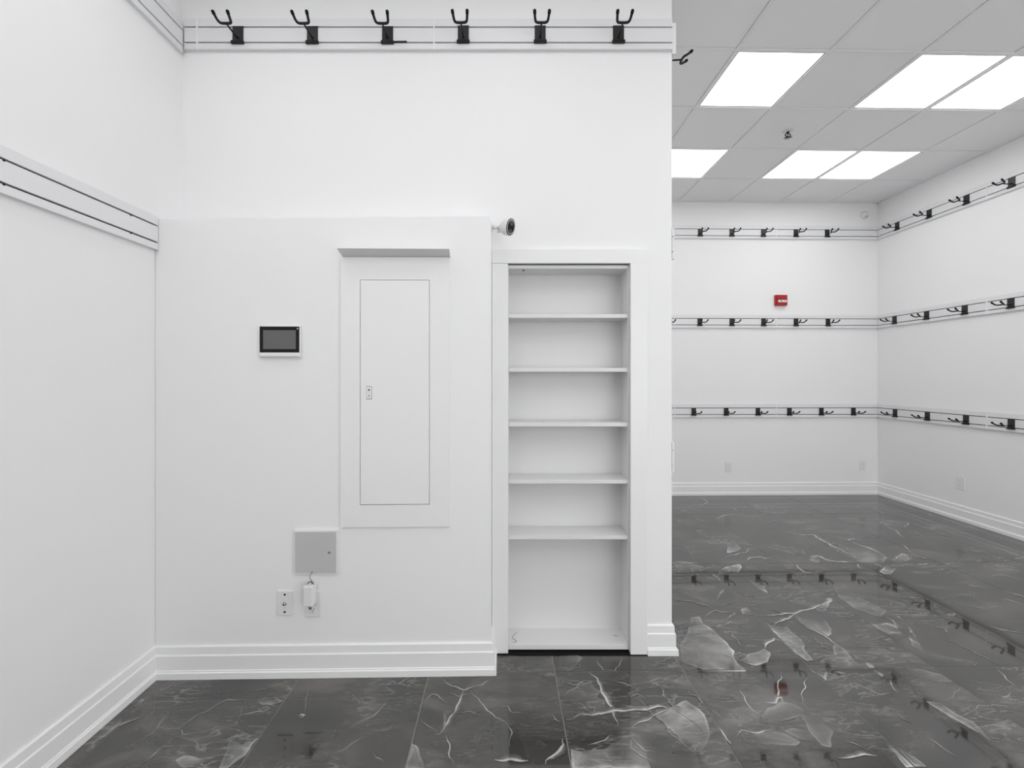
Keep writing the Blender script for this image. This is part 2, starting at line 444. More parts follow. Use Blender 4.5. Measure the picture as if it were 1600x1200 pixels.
('P',0.3,0,[(1781,2303),(1812,2275),(1789,2184),(1790,2135),(1712,2160),(1720,2223)]),
('V',0.6,6,[(1186,2561),(1267,2629),(1310,2655),(1360,2636),(1414,2626),(1343,2566),(1278,2534)]),
('V',0.5,5,[(1402,2798),(1509,2924)]),
('V',0.4,6,[(1333,2701),(1403,2719),(1495,2756)]),
('V',0.8,9,[(1507,2598),(1599,2587),(1713,2611),(1771,2610),(1855,2645),(1918,2662),(2005,2698),(2133,2784)]),
('V',0.7,8,[(1556,2503),(1638,2527),(1744,2584),(1817,2618)]),
('V',0.7,8,[(1738,2533),(1757,2451),(1797,2382),(1794,2331),(1799,2248),(1828,2170)]),
('V',0.9,9,[(1385,2269),(1436,2323),(1497,2365),(1519,2329)]),
('V',0.5,5,[(1298,2445),(1277,2355),(1280,2265)]),
('V',0.5,5,[(1267,2493),(1331,2524),(1388,2490),(1389,2451)]),
('V',0.8,7,[(1367,2096),(1330,2052),(1284,1999),(1256,1948),(1189,1901)]),
('V',0.8,8,[(1164,1902),(1204,1901),(1250,1929),(1239,1900)]),
('V',0.7,5,[(1097,1982),(1079,1923),(1076,1867),(1095,1822)]),
('V',0.7,5,[(1476,2071),(1401,1986),(1351,1942),(1325,1889),(1326,1871)]),
('V',0.6,7,[(936,1726),(975,1749),(1025,1744),(1082,1751),(1111,1735)]),
('V',0.9,7,[(883,1775),(890,1751),(890,1712),(897,1689)]),
('V',0.8,5,[(1583,2097),(1541,2037)]),
('V',0.35,10,[(1112,2784),(1207,2762),(1282,2702),(1310,2655)]),
('V',0.3,5,[(1563,2923),(1602,2836),(1684,2793)]),
('V',0.4,4,[(1644,2677),(1699,2621),(1738,2533)]),
('V',0.4,6,[(972,2390),(925,2362)]),
('V',0.4,4,[(901,1870),(921,1825),(933,1808)]),
('V',0.45,6,[(2052,2570),(2076,2557)]),
('V',0.5,6,[(1268,1827),(1215,1811),(1163,1795)]),
('V',0.35,7,[(1720,2376),(1711,2290),(1723,2250)]),
('P',0.18,0,[(3047,3732),(3083,3595),(3054,3398),(2878,3246),(2840,3311),(2762,3335),(2886,3599)]),
('P',0.4,0,[(3061,3352),(3184,3431),(3277,3466),(3250,3395),(3147,3328),(3049,3296)]),
('P',0.6,0,[(2797,3164),(2906,3245),(2982,3265),(2952,3202),(2843,3123),(2789,3124)]),
('P',0.5,0,[(2696,2585),(2770,2598),(2734,2571),(2690,2565)]),
('P',0.35,0,[(2183,2478),(2255,2502),(2283,2476),(2242,2417),(2252,2381),(2156,2338)]),
('P',0.2,0,[(2296,2983),(2330,2896),(2336,2782),(2366,2633),(2269,2567),(2195,2650),(2204,2800)]),
('V',0.6,9,[(2961,3733),(3037,3760),(3115,3802)]),
('V',0.9,14,[(3047,3732),(3054,3649),(3083,3595),(3089,3519),(3054,3398),(3061,3352)]),
('V',0.7,10,[(3061,3352),(3173,3420),(3267,3466),(3272,3418),(3216,3349)]),
('V',0.6,8,[(3289,3490),(3375,3526),(3418,3615),(3436,3669)]),
('V',0.6,9,[(3573,3778),(3610,3867),(3690,3990),(3680,4056),(3742,4192)]),
('V',0.5,9,[(3969,4432),(3979,4316),(4001,4205),(3879,4102),(3789,4070)]),
('V',0.6,10,[(3272,3418),(3308,3394),(3383,3369)]),
('V',0.8,10,[(2562,3328),(2677,3326),(2754,3313)]),
('V',0.6,7,[(2744,3313),(2696,3238),(2705,3166)]),
('V',0.4,9,[(3420,4234),(3551,4214),(3685,4211)]),
('V',0.3,8,[(4509,4503),(4397,4365)]),
('V',0.35,9,[(3829,3987),(3811,3863)]),
('V',0.35,12,[(3889,3816),(3965,3771),(3988,3699)]),
('V',0.4,12,[(4216,3932),(4330,3899)]),
('V',0.5,10,[(3915,3313),(3992,3312)]),
('V',0.6,9,[(3378,2859),(3417,2777)]),
('V',0.5,9,[(3257,2756),(3312,2694)]),
('V',0.4,9,[(2951,2665),(3004,2635)]),
('V',0.5,9,[(3199,2984),(3245,2930),(3350,2893)]),
('V',0.4,9,[(4126,4132),(4323,4111)]),
('V',0.5,5,[(2516,2810),(2474,2718),(2427,2632)]),
('V',0.5,6,[(2404,2632),(2462,2604),(2451,2577)]),
('V',0.5,14,[(2819,2466),(2855,2417),(2929,2380)]),
('V',0.5,6,[(2332,2451),(2274,2347)]),
('V',0.4,12,[(3179,3261),(3276,3281),(3309,3237)]),
('V',0.35,10,[(3229,3844),(3303,3813),(3393,3826)]),
('V',0.3,10,[(3529,3071),(3649,3088),(3701,3011)]),
('V',0.5,9,[(2269,2567),(2307,2527),(2264,2440)]),
('P',0.4,0,[(1832,2173),(1848,2153),(1845,2105),(1829,2051),(1822,2115)]),
('P',0.2,0,[(1991,2102),(2067,2101),(2125,2063),(2132,2010),(2050,2020),(1983,2048)]),
('P',0.5,0,[(1886,1894),(1934,1878),(1938,1827),(1968,1778),(1953,1726),(1935,1683),(1930,1720),(1914,1779),(1890,1835)]),
('P',0.45,0,[(1508,1679),(1537,1655),(1559,1615),(1571,1577),(1492,1576),(1506,1633)]),
('P',0.35,0,[(2249,2360),(2251,2302),(2208,2238),(2202,2281)]),
('P',0.3,0,[(2148,2486),(2231,2484),(2270,2445),(2239,2396),(2167,2397)]),
('V',0.6,6,[(1792,2328),(1795,2278),(1802,2235),(1797,2204)]),
('V',0.4,5,[(1947,1908),(1978,1903),(2024,1914),(2127,1976)]),
('V',0.9,6,[(2138,1874),(2144,1859)]),
('V',0.6,7,[(2447,2094),(2425,2048),(2393,1980)]),
('V',0.4,6,[(2028,1832),(2090,1867),(2148,1862),(2197,1865),(2254,1831)]),
('V',0.35,5,[(2232,1895),(2327,1940)]),
('V',0.5,7,[(2405,2357),(2450,2310),(2471,2233),(2483,2170),(2479,2121),(2521,2102)]),
('V',0.7,6,[(1838,2033),(1824,1991),(1805,1950)]),
('V',0.5,6,[(1630,2037),(1674,1993),(1704,1944),(1759,1939),(1782,1919)]),
('V',0.6,4,[(1701,1718),(1706,1681),(1714,1640),(1717,1596)]),
('V',0.8,8,[(1268,1615),(1316,1614),(1384,1629),(1423,1623)]),
('V',0.4,5,[(1356,1694),(1392,1675),(1412,1652)]),
('V',0.6,6,[(1946,1701),(1988,1688)]),
('V',0.5,5,[(2353,2469),(2274,2348)]),
('V',0.5,6,[(2504,2453),(2528,2440),(2501,2379)]),
('V',0.4,6,[(1696,1838),(1690,1797),(1709,1776)]),
('V',0.5,4,[(2402,2152),(2346,2105)]),
]

def clip_poly(P, x0, x1, y0, y1):
    def half(P, inside, cut):
        out = []
        for i, a in enumerate(P):
            b = P[(i + 1) % len(P)]
            if inside(a):
                out.append(a)
                if not inside(b): out.append(cut(a, b))
            elif inside(b): out.append(cut(a, b))
        return out
    def cx(v): return lambda a, b: (v, a[1] + (b[1]-a[1]) * (v-a[0]) / (b[0]-a[0]))
    def cy(v): return lambda a, b: (a[0] + (b[0]-a[0]) * (v-a[1]) / (b[1]-a[1]), v)
    for ins, cut in ((lambda p: p[0] >= x0, cx(x0)), (lambda p: p[0] <= x1, cx(x1)), (lambda p: p[1] >= y0, cy(y0)), (lambda p: p[1] <= y1, cy(y1))):
        if not P: return P
        P = half(P, ins, cut)
    return P

def roughen(P, step, amp, closed=False, seed=0):
    Q = []
    n = len(P)
    for i in range(n if closed else n - 1):
        a, b = Vector(P[i]), Vector(P[(i + 1) % n])
        L_ = (b - a).length
        k = max(1, int(L_ / step))
        nrm = Vector((-(b-a).y, (b-a).x)) / max(L_, 1e-6)
        for j in range(k):
            p = a.lerp(b, j / k)
            d = noise.noise(Vector((p.x * 22, p.y * 22, seed))) * amp
            Q.append(p + nrm * d)
    if not closed: Q.append(Vector(P[-1]))
    return Q

def ribbon(bm, lay, P, wl, wr, va, vm, vb, z, closed, rect, taper=True):
    n = len(P)
    x0, x1, y0, y1 = rect
    rows = []
    for i, p in enumerate(P):
        a = P[(i - 1) % n] if closed or i else P[0]
        b = P[(i + 1) % n] if closed or i < n - 1 else P[-1]
        d = (b - a)
        if d.length < 1e-7: d = Vector((1, 0))
        d.normalize()
        nr = Vector((-d.y, d.x))
        t = 1.0 if closed or not taper else max(.12, min(1, 3.2 * min(i, n - 1 - i) / n))
        t *= .75 + .5 * abs(noise.noise(Vector((p.x * 14, p.y * 14, 3))))*2
        row = []
        for off, v in ((wl * t, va), (0, vm), (-wr * t, vb)):
            q = p + nr * off
            q.x = min(max(q.x, x0), x1); q.y = min(max(q.y, y0), y1)
            vv = bm.verts.new((q.x, q.y, z + i * 2e-6)); vv[lay] = v(p) if callable(v) else v
            row.append(vv)
        inside = x0 <= p.x <= x1 and y0 <= p.y <= y1
        rows.append((row, inside))
    for i in range(n if closed else n - 1):
        (A, ia), (D, ib) = rows[i], rows[(i + 1) % n]
        if not (ia or ib): continue
        for k in (0, 1):
            for tr in ((A[k], A[k+1], D[k+1]), (A[k], D[k+1], D[k])):
                a2, b2, c2 = (v_.co for v_ in tr)
                cr = (b2.x - a2.x) * (c2.y - a2.y) - (b2.y - a2.y) * (c2.x - a2.x)
                if cr > 1e-9: bm.faces.new(tr)

def area(P): return sum(P[i][0]*P[(i+1) % len(P)][1] - P[(i+1) % len(P)][0]*P[i][1] for i in range(len(P))) / 2

marks = [(k, s, w_, [(x / 1000, y / 1000) for x, y in q]) for k, s, w_, q in MARKS]
G = .0019
for i in range(len(JX) - 1):
    for j in range(len(JY) - 1):
        x0, x1, y0, y1 = JX[i] + G, JX[i+1] - G, JY[j] + G, JY[j+1] - G
        if XL < x0 and x1 < XE and y0 > 2.31: continue            # nothing but the closed space behind the partition
        if j == 5 and JX[i+1] < -.3: continue                     # under the low wall
        bm = bmesh.new()
        lay = bm.verts.layers.float.new('mark')
        if j == 5 and JX[i+1] < XE + .1:                          # last cut row before the bookcase threshold
            y1 = 2.244
        bx(bm, x0, x1, y0, y1, -.011, 0)
        rect = (x0 + .0003, x1 - .0003, y0 + .0003, y1 - .0003)
        zc = .00012
        order = sorted(range(len(marks)), key=lambda n_: (marks[n_][0] == 'V'))
        for mi in order:
            k, s, w_, q = marks[mi]
            if max(p[0] for p in q) < x0 or min(p[0] for p in q) > x1 or max(p[1] for p in q) < y0 or min(p[1] for p in q) > y1: continue
            if k == 'P':
                P = clip_poly(q, *rect)
                if len(P) < 3 or abs(area(P)) < 1e-4: continue
                if area(P) < 0: P = P[::-1]
                P = roughen(P, .015, .008 if s > 0 else .02, True, mi)
                P = [Vector((min(max(p.x, rect[0]), rect[1]), min(max(p.y, rect[2]), rect[3]))) for p in P]
                inner = s * .95
                pts = list(P); n0 = len(P)
                gx0, gx1 = min(p.x for p in P), max(p.x for p in P)
                gy0, gy1 = min(p.y for p in P), max(p.y for p in P)
                st = max(.02, (gx1 - gx0) / 14, (gy1 - gy0) / 14)
                for a in range(1, int((gx1 - gx0) / st) + 1):
                    for b2 in range(1, int((gy1 - gy0) / st) + 1):
                        p = Vector((gx0 + a * st, gy0 + b2 * st))
                        if min((p - q_).length for q_ in P) > st * .45: pts.append(p)
                ov, oe, of, _, _, _ = delaunay_2d_cdt(pts, [(a, (a + 1) % n0) for a in range(n0)], [], 1, 1e-6)
                ga = mi * 2.4
                gd = Vector((math.cos(ga), math.sin(ga)))
                cen = Vector(((gx0 + gx1) / 2, (gy0 + gy1) / 2)); rad = max(gx1 - gx0, gy1 - gy0) / 2 + 1e-6
                V = []
                for p in ov:
                    g_ = min(1, max(0, .5 + .5 * (p - cen).dot(gd) / rad))
                    v = bm.verts.new((p.x, p.y, zc)); v[lay] = inner * ((.05 + 1.15 * g_ * g_) if s > 0 else 1); V.append(v)
                for t in of:
                    if len(t) == 3:
                        try: bm.faces.new([V[a] for a in t])
                        except ValueError: pass
                zc += .00003
                rim = lambda p: min(1, s * (.15 + 1.5 * min(1, max(0, .5 + .6 * (p - cen).dot(gd) / rad)) ** 1.5))
                if s > 0:
                    ribbon(bm, lay, P, .016, .003, lambda p: rim(p) * .45, rim, 0, zc, True, rect)
                else:
                    ribbon(bm, lay, P, .001, .04, inner, inner, 0, zc, True, rect)
            else:
                P = roughen(q, .012, .012, False, mi)
                wv = w_ / 1000 * .62
                zc += .00002
                if w_ > 7:
                    ribbon(bm, lay, P, wv * 3.6, wv * 1.1, 0, s * .3, 0, zc, False, rect)
                    zc += .00002
                ribbon(bm, lay, P, wv * (1.6 if w_ > 7 else 1), wv, 0, s, 0, zc, False, rect)
            zc += .00002 + len(P) * 2e-6
        for f in bm.faces: f.normal_update()
        for f in bm.faces:
            if f.calc_center_median().z > .00005 and f.normal.z < 0: f.normal_flip()
        me = bpy.data.meshes.new('marble_tile')
        bm.to_mesh(me); bm.free()
        me.materials.append(M['marble'])
        o = bpy.data.objects.new('marble_tile', me)
        C.objects.link(o); o.parent = floor
# black strip under the bookcase and its casing
p = rec(-.045)
tag(obj('threshold_strip', B(0, .80, -.021, .17, -.0017, .0045, bev=.001), M['rubber'], None, (p.x, p.y, 0), (0, 0, RA)),
    'rough black strip on the floor under the bookcase', 'threshold')

# ------------------------------------------------------------------ ceiling: slab, hung grid, tiles, light panels
ceiling = struct('ceiling', B(XL - .1, XR + .1, YB - .1, YFAR + .1, H + .02, H + .1), M['tile_c'], 'white hung ceiling of square tiles in a thin grid', 'ceiling')
CX = [XL] + [-1.561 + .617 * k for k in range(10)] + [XR]
CY = [YB] + [2.795 - .611 * k for k in range(9, -1, -1)] + [3.406, 4.017, 4.628, YFAR]
LAMPROWS = [CY.index(v) for v in CY if any(abs(v - (2.795 - 1.222 * k)) < .01 for k in range(-1, 5))]
LAMPCOLS = [1, 3, 6, 8, 9]
for x in CX[1:-1]:
    obj('grid_bar', B(x - .011, x + .011, YB, YFAR, H - .001, H + .019, bev=.001), M['bar'], ceiling)
for y in CY[1:-1]:
    obj('grid_bar', B(XL, XR, y - .011, y + .011, H - .0005, H + .018, bev=.001), M['bar'], ceiling)
bm = bmesh.new()
bx(bm, XL, XR, YFAR - .022, YFAR, H - .002, H + .015); bx(bm, XR - .022, XR, YB, YFAR, H - .002, H + .015)
bx(bm, XL, XL + .022, YB, YFAR, H - .002, H + .015); bx(bm, XL, XR, YB, YB + .022, H - .002, H + .015)
obj('wall_angle', bm, M['bar'], ceiling)
tile_meshes = {}
lamp0 = None
lamp_names = {(10, 6): 'leftmost bright ceiling panel of the nearer row in view', (10, 8): 'middle bright ceiling panel of the nearer row in view',
              (10, 9): 'rightmost bright ceiling panel of the nearer row, cut by the frame edge', (12, 6): 'bright ceiling panel of the farther row beside the partition edge',
              (12, 8): 'bright ceiling panel in the middle of the farther row', (12, 9): 'rightmost bright ceiling panel of the farther row'}
for i in range(len(CX) - 1):
    for j in range(len(CY) - 1):
        x0, x1, y0, y1 = CX[i], CX[i+1], CY[j], CY[j+1]
        if x1 < XE and y0 > 2.4: continue
        if i in LAMPCOLS and (j - (1 if i < 5 else 0)) in LAMPROWS and not (i < 5 and CY[j] > 1.5):
            cx, cy = (x0 + x1) / 2, (y0 + y1) / 2
            hx, hy = (x1 - x0) / 2 - .012, (y1 - y0) / 2 - .012
            lb = lamp_names.get((j, i), '%s ceiling panel from the left in the %s lamp row outside the picture' % ({1: 'first', 3: 'second', 6: 'third', 8: 'fourth', 9: 'fifth'}[i],
                  {7: 'closest', 8: 'nearest', 6: 'second', 5: 'next', 4: 'third', 3: 'farther', 2: 'fourth'}.get(j, 'last')))
            if lamp0 is None:
                lamp0 = thing('ceiling_light', lb, 'ceiling light', (cx, cy, H + .004), 0, 'square ceiling light panels')
                fr = bmesh.new()
                t = .014
                bx(fr, -hx, hx, -hy, -hy + t, 0, .012); bx(fr, -hx, hx, hy - t, hy, 0, .012)
                bx(fr, -hx, -hx + t, -hy + t, hy - t, 0, .012); bx(fr, hx - t, hx, -hy + t, hy - t, 0, .012)
                obj('frame', fr, M['lampframe'], lamp0)
                obj('diffuser', B(-hx + t, hx - t, -hy + t, hy - t, .002, .010), M['lamp'], lamp0)
            else:
                dup(lamp0, (cx, cy, H + .004), 0, lb)
            continue
        key = (round(x1 - x0, 3), round(y1 - y0, 3))
        if key not in tile_meshes:
            o = obj('ceiling_tile', B(.013, key[0] - .013, .013, key[1] - .013, .004, .016, bev=.0015), M['tile_c'], ceiling)
            tile_meshes[key] = o.data
        else:
            o = bpy.data.objects.new('ceiling_tile', tile_meshes[key]); C.objects.link(o); o.parent = ceiling
        o.location = (x0, y0, H)

# ------------------------------------------------------------------ baseboards
BP = [(0, .150), (.006, .150), (.010, .146), (.012, .112), (.0165, .106), (.0165, .040), (.020, .037), (.020, .032), (.026, .029), (.027, .004), (.027, 0), (0, 0)]
def base(name, L_, loc, rz, label, m0=0.0, m1=0.0):
    return struct(name, extrude_profile(bmesh.new(), BP, 0, L_, m0, m1), M['trim'], label, 'baseboard', loc, rz)
base('baseboard_left', YLOW - YB, (XL, YB, 0), LW, 'white moulded baseboard along the left wall', 0, -1)
base('baseboard_lower', -.062 - XL, (XL, YLOW, 0), 0, 'white moulded baseboard under the electrical panel and outlets', 1, 1)
base('baseboard_return', .155, (-.062, YLOW, 0), LW, 'short baseboard return beside the bookcase casing', -1, 0)
p = rec(.7475)
base('baseboard_back', XE - .7475, p, RA, 'short white baseboard between bookcase casing and partition edge', 0, 1)
base('baseboard_end', YFAR - REC_R.y, (XE, REC_R.y, 0), LW, 'baseboard turning the partition edge into the right room', -1, -1)
base('baseboard_far', XR - XE, (XE, YFAR, 0), 0, 'white baseboard along the far wall', 1, -1)
base('baseboard_right', YFAR - YB, (XR, YFAR, 0), RW, 'white baseboard along the right wall', 1, 0)

# ------------------------------------------------------------------ bookcase casing (trim) and bookcase
def rbox(name, x0, x1, o0, o1, z0, z1, label, bev=.0015):
    q = rec(x0)
    return struct(name, B(0, (x1 - x0) / math.cos(RA), -o1, -o0, z0, z1, bev=bev), M['trim'], label, 'trim', q, RA)
rbox('trim_1', -.061, .748, 0, .020, 2.0385, 2.112, 'flat white casing board across the top of the bookcase')
rbox('trim_2', -.0605, .0232, 0, .018, .008, 2.038, 'flat white casing board left of the bookcase')
rbox('trim_3', .6595, .7475, 0, .022, .004, 2.038, 'flat white casing board right of the bookcase')

bk = thing('bookcase', 'tall narrow white built-in bookcase with five empty shelves', 'bookcase', rec(.0195, .0), RA)
W = .639; D0, D1 = .004, .158
obj('side_panel', B(0, .0065, D0, D1, .014, 2.034, bev=.0008), M['melamine'], bk)
obj('side_panel', B(W - .0065, W, D0, D1, .014, 2.034, bev=.0008), M['melamine'], bk)
obj('back_panel', B(.0065, W - .0065, D1 - .006, D1, .014, 2.034), M['melamine'], bk)
obj('top_panel', B(.0065, W - .0065, D0, D1 - .006, 2.016, 2.034, bev=.0008), M['melamine'], bk)
obj('bottom_panel', B(.0065, W - .0065, D0 - .002, D1 - .006, .016, .040, bev=.0008), M['melamine'], bk)
for z0 in (1.757, 1.474, 1.186, .886, .593):
    s = obj('shelf', B(.0072, W - .0072, D0 + .001, D1 - .008, z0, z0 + .020, bev=.0008), M['melamine'], bk)
    for sx in (.0100, W - .0100):
        obj('shelf_pin', B(sx - .003, sx + .003, .024, .036, z0 - .0075, z0 - .0003, bev=.001), M['chrome'], s)
# peg holes down the inner sides (small dark plugs)
for z in (1.70, 1.64, 1.40, 1.10, .82, .50, .46, .42):
    for yy in (.035, .12):
        obj('peg_hole', cyl(bmesh.new(), (W - .0068, yy, z), (W - .0064, yy, z), .0022, n=8), M['slot'], bk)
bm = bmesh.new(); cyl(bm, (.085, .04, 2.013), (.085, .04, 2.0165), .006, n=12); cyl(bm, (.085, .04, 2.0125), (.085, .04, 2.0135), .003, n=6)
obj('screw_head', bm, M['slot'], bk)
q = rec(.0195, 0)
tag(obj('loose_string', tube(bmesh.new(), [(.052, .115, .0415), (.030, .085, .0415), (.022, .062, .042), (.045, .040, .042), (.052, .030, .042), (.030, .020, .0415)], .0011, n=6), M['wire'], None, q, (0, 0, RA)),
    'dark curled string lying on the bookcase bottom at the left', 'string')
tag(obj('string_scrap', tube(bmesh.new(), [(.575, .078, .0415), (.585, .083, .0418), (.597, .079, .0415)], .0012, n=6), M['wire'], None, q, (0, 0, RA)),
    'tiny dark scrap lying on the bookcase bottom at the right', 'scrap')

# ------------------------------------------------------------------ slatted hook rails
def rail(L_, loc, rz, label, group, cap0=True, cap1=True, screws=()):
    """one length of rail; local x along the wall, -y out of it, z up from its lower edge"""
    t = thing('slat_rail', label, 'hook rail', loc, rz, group)
    obj('backing', B(.0005, L_ - .0005, -.007, 0, .002, .156), M['slot'], t)
    s = obj('slat', B(0, L_, -.018, -.006, .006, .0315, bev=.0008), M['rail'], t)
    obj('slat', B(0, L_, -.018, -.006, .0390, .1120, bev=.0008), M['rail'], t)
    obj('slat', B(0, L_, -.018, -.006, .1193, .160, bev=.0008), M['rail'], t)
    obj('lower_lip', B(0, L_, -.020, 0, 0, .0055, bev=.0008), M['rail'], t)
    for c, x in ((cap0, 0), (cap1, L_)):
        if c: obj('joint_strip', B(x - .004, x + .004, -.0215, -.0005, -.001, .161, bev=.0008), M['capw'], t)
    for x, z in screws:
        bm = bmesh.new(); cyl(bm, (x, -.0195, z - .004), (x, -.0065, z - .004), .0042, n=10)
        obj('screw', bm, M['black'], t)
    return t

ZU, ZM, ZD = 3.130, 2.040, .948
gn = 'rail lengths above the bookcase'
q = rec(XL + .020, 3.151)
XJ = [XL + .022, -1.594, -.362, XE]
rail(XJ[1] - XJ[0] - .0045, rec(XJ[0], 3.151), RA, 'short corner piece of the high rail above the low wall', gn, False, False)
rail(XJ[2] - XJ[1], rec(XJ[1], 3.151), RA, 'high white rail length with the three left hooks', gn, True, False)
rail(XJ[3] - XJ[2] - .003, rec(XJ[2] + .0, 3.151), RA, 'high white rail length with three right hooks ending at the partition edge', gn, True, False)
gl = 'rail lengths on the left wall'
rail(1.25, (XL, 2.278 - 1.25, 3.130), LW, 'high rail at the top left corner of the photo', gl, False, False)
rail(1.25, (XL, YLOW - 1.254, 2.058), LW, 'empty lower rail on the left wall ending at the low wall', gl, True, False,
     screws=((1.473 - YLOW + 1.254, .1155), (1.473 - YLOW + 1.254, .0355), (1.964 - YLOW + 1.254, .1155), (1.964 - YLOW + 1.254, .0355)))
ge = 'rail lengths on the hidden partition side'
rail(1.25, (XE, REC_R.y, 3.140), LW, 'high rail turning the partition edge', ge, True, True)
rail(1.25, (XE, REC_R.y + .012, 2.070), LW, 'edge of the middle rail seen past the partition', ge, False, True)
rail(1.25, (XE, REC_R.y + .012, .945), LW, 'edge of the lowest rail seen past the partition', ge, False, True)
gf = 'rail lengths on the far wall'
for z, nm in ((ZU, 'top'), (ZM, 'middle'), (ZD, 'lowest')):
    rail(2.079 - XE - .02, (XE + .02, YFAR, z), 0, 'left end of the %s rail on the far wall' % nm, gf, False, False)
    rail(3.332 - 2.079, (2.079, YFAR, z), 0, '%s rail length left of the joint on the far wall' % nm, gf, True, False)
    rail(XR - .021 - 3.332, (3.332, YFAR, z), 0, '%s rail length right of the joint on the far wall' % nm, gf, True, False)
gr = 'rail lengths on the right wall'
for z, nm in ((ZU, 'top'), (ZM, 'middle'), (ZD, 'lowest')):
    rail(YFAR - 4.024, (XR, YFAR, z), RW, '%s rail length on the right wall from the far corner' % nm, gr, False, False)
    rail(1.22, (XR, 4.024, z), RW, '%s rail length on the right wall cut by the frame edge' % nm, gr, True, True)

# ------------------------------------------------------------------ forked hooks
def hook_proto():
    t = thing('fork_hook', '', 'hook')
    bm = bmesh.new()
    bx(bm, -.0285, .0285, -.0215, -.0185, -.050, .041, bev=.0006)
    bx(bm, -.0285, .0285, -.0215, -.008, .0375, .0415)
    obj('back_plate', bm, M['blackplate'], t)
    obj('bottom_lip', B(-.0335, .0335, -.030, -.0185, -.053, -.036, bev=.003, seg=2), M['black'], t)
    bm = bmesh.new()
    tube(bm, [(0, -.020, -.018), (0, -.055, -.021), (0, -.114, -.018)], .0045, n=8, smooth=1)
    cyl(bm, (0, -.0215, -.018), (0, -.026, -.018), .008, .005, n=12)
    obj('stem', bm, M['black'], t)
    obj('fork', tube(bmesh.new(), [(-.036, -.154, .004), (-.033, -.131, -.014), (-.028, -.114, -.019), (0, -.112, -.019), (.028, -.114, -.019), (.033, -.131, -.014), (.036, -.154, .004)], .0064, n=10, smooth=2), M['black'], t)
    for s in (-1, 1):
        bm = bmesh.new()
        d = Vector((s * .003, -.025, .022)).normalized()
        e_ = Vector((s * .036, -.154, .004))
        cyl(bm, e_ - d * .010, e_ + d * .004, .0078, .0078, n=12)
        cyl(bm, e_ + d * .004, e_ + d * .0080, .0078, .0040, n=12)
        obj('rubber_tip', bm, M['rubber'], t)
    return t
hk = hook_proto()
first = [True]
ORD = ['leftmost', 'second', 'third', 'fourth', 'fifth', 'sixth']
def hook(loc, rz, label, group):
    rz += R(random.uniform(-1.2, 1.2))
    if first[0]:
        first[0] = False
        hk.location = loc; hk.rotation_euler = (0, 0, rz); hk['label'] = label; hk['group'] = group
        return hk
    return dup(hk, loc, rz, label, group)
CZ = .076
for k, x in enumerate((-1.380, -.993, -.603, -.209, .190, .597)):
    hook(rec(x, 3.151 + CZ + (.0 if k < 3 else .004)), RA, '%s black fork hook from the left on the high near rail' % ORD[k], 'hooks on the high near rail')
hook((XE, 2.40, 3.140 + CZ + .02), LW, 'black fork hook poking out past the partition edge', 'hooks on the partition side')
for nm, z, xs, n0 in (('top', ZU, (2.393, 2.782, 3.170, 3.574, 3.962), 0), ('middle', ZM, (2.000, 2.387, 2.782, 3.173, 3.574, 3.971), 0), ('lowest', ZD, (2.313, 2.712, 3.103, 3.493, 3.889, 4.287), 0)):
    for k, x in enumerate(xs):
        lb = '%s black fork hook from the left on the %s far-wall rail' % (ORD[k], nm)
        if nm == 'middle' and k == 0: lb = 'black fork hook half hidden by the partition on the middle far-wall rail'
        elif nm == 'middle': lb = '%s full black fork hook from the left on the middle far-wall rail' % ORD[k - 1]
        hook((x, YFAR, z + CZ), 0, lb, 'hooks on the far-wall %s rail' % nm)
for nm, z, ys in (('top', ZU, (4.956, 4.577, 4.200, 3.819)), ('middle', ZM, (4.990, 4.605, 4.217, 3.825)), ('lowest', ZD, (4.983, 4.596, 4.205, 3.822))):
    for k, y in enumerate(ys):
        hook((XR, y, z + CZ), RW, '%s black fork hook from the corner on the %s right-wall rail' % (['first', 'second', 'third', 'fourth'][k], nm), 'hooks on the right-wall %s rail' % nm)
q = rec(-.603 + .025, 3.151 + .0355)
tag(obj('metal_pin', cyl(bmesh.new(), (0, -.022, 0), (.075, -.021, .002), .004, n=8), M['blackplate'], None, q, (0, 0, RA)),
    'small dark pin lying across the lower slot beside the third near hook', 'pin')

# ------------------------------------------------------------------ electrical panel on the low wall
ep = thing('electrical_panel', 'tall flush white electrical panel with projecting hood on the low wall', 'electrical panel', (-.791, YLOW, .718))
bm = bmesh.new()
# cover plate with the door opening left free
bx(bm, 0, .094, -.010, 0, 0, 1.311); bx(bm, .431, .528, -.010, 0, 0, 1.311)
bx(bm, .094, .431, -.010, 0, 0, .108); bx(bm, .094, .431, -.010, 0, 1.201, 1.311)
obj('cover_plate', bm, M['trim'], ep)
door = obj('door', B(.0965, .4285, -.0125, -.002, .1105, 1.1985, bev=.002, seg=2), M['trim'], ep)
obj('latch', B(.127, .151, -.016, -.012, .623, .682, bev=.0015), M['plastic'], door)
bm = bmesh.new()
cyl(bm, (.139, -.0165, .666), (.139, -.0158, .666), .0045, n=12); cyl(bm, (.139, -.0165, .638), (.139, -.0158, .638), .003, n=12)
bx(bm, .126, .152, -.0128, -.0124, .621, .684)
obj('latch_hole', bm, M['darkgrey'], door)
bm = bmesh.new()
ax, ay = .009, -.0
v = [bm.verts.new(p) for p in ((.009, 0, 1.310), (.530, 0, 1.310), (.534, -.070, 1.334), (.006, -.070, 1.334),
                               (.009, 0, 1.3125), (.530, 0, 1.3125), (.534, -.070, 1.3365), (.006, -.070, 1.3365))]
for f in ((3,2,1,0),(4,5,6,7),(0,1,5,4),(1,2,6,5),(2,3,7,6),(3,0,4,7)): bm.faces.new([v[a] for a in f])
obj('hood', bm, M['hoodpaint'], ep)

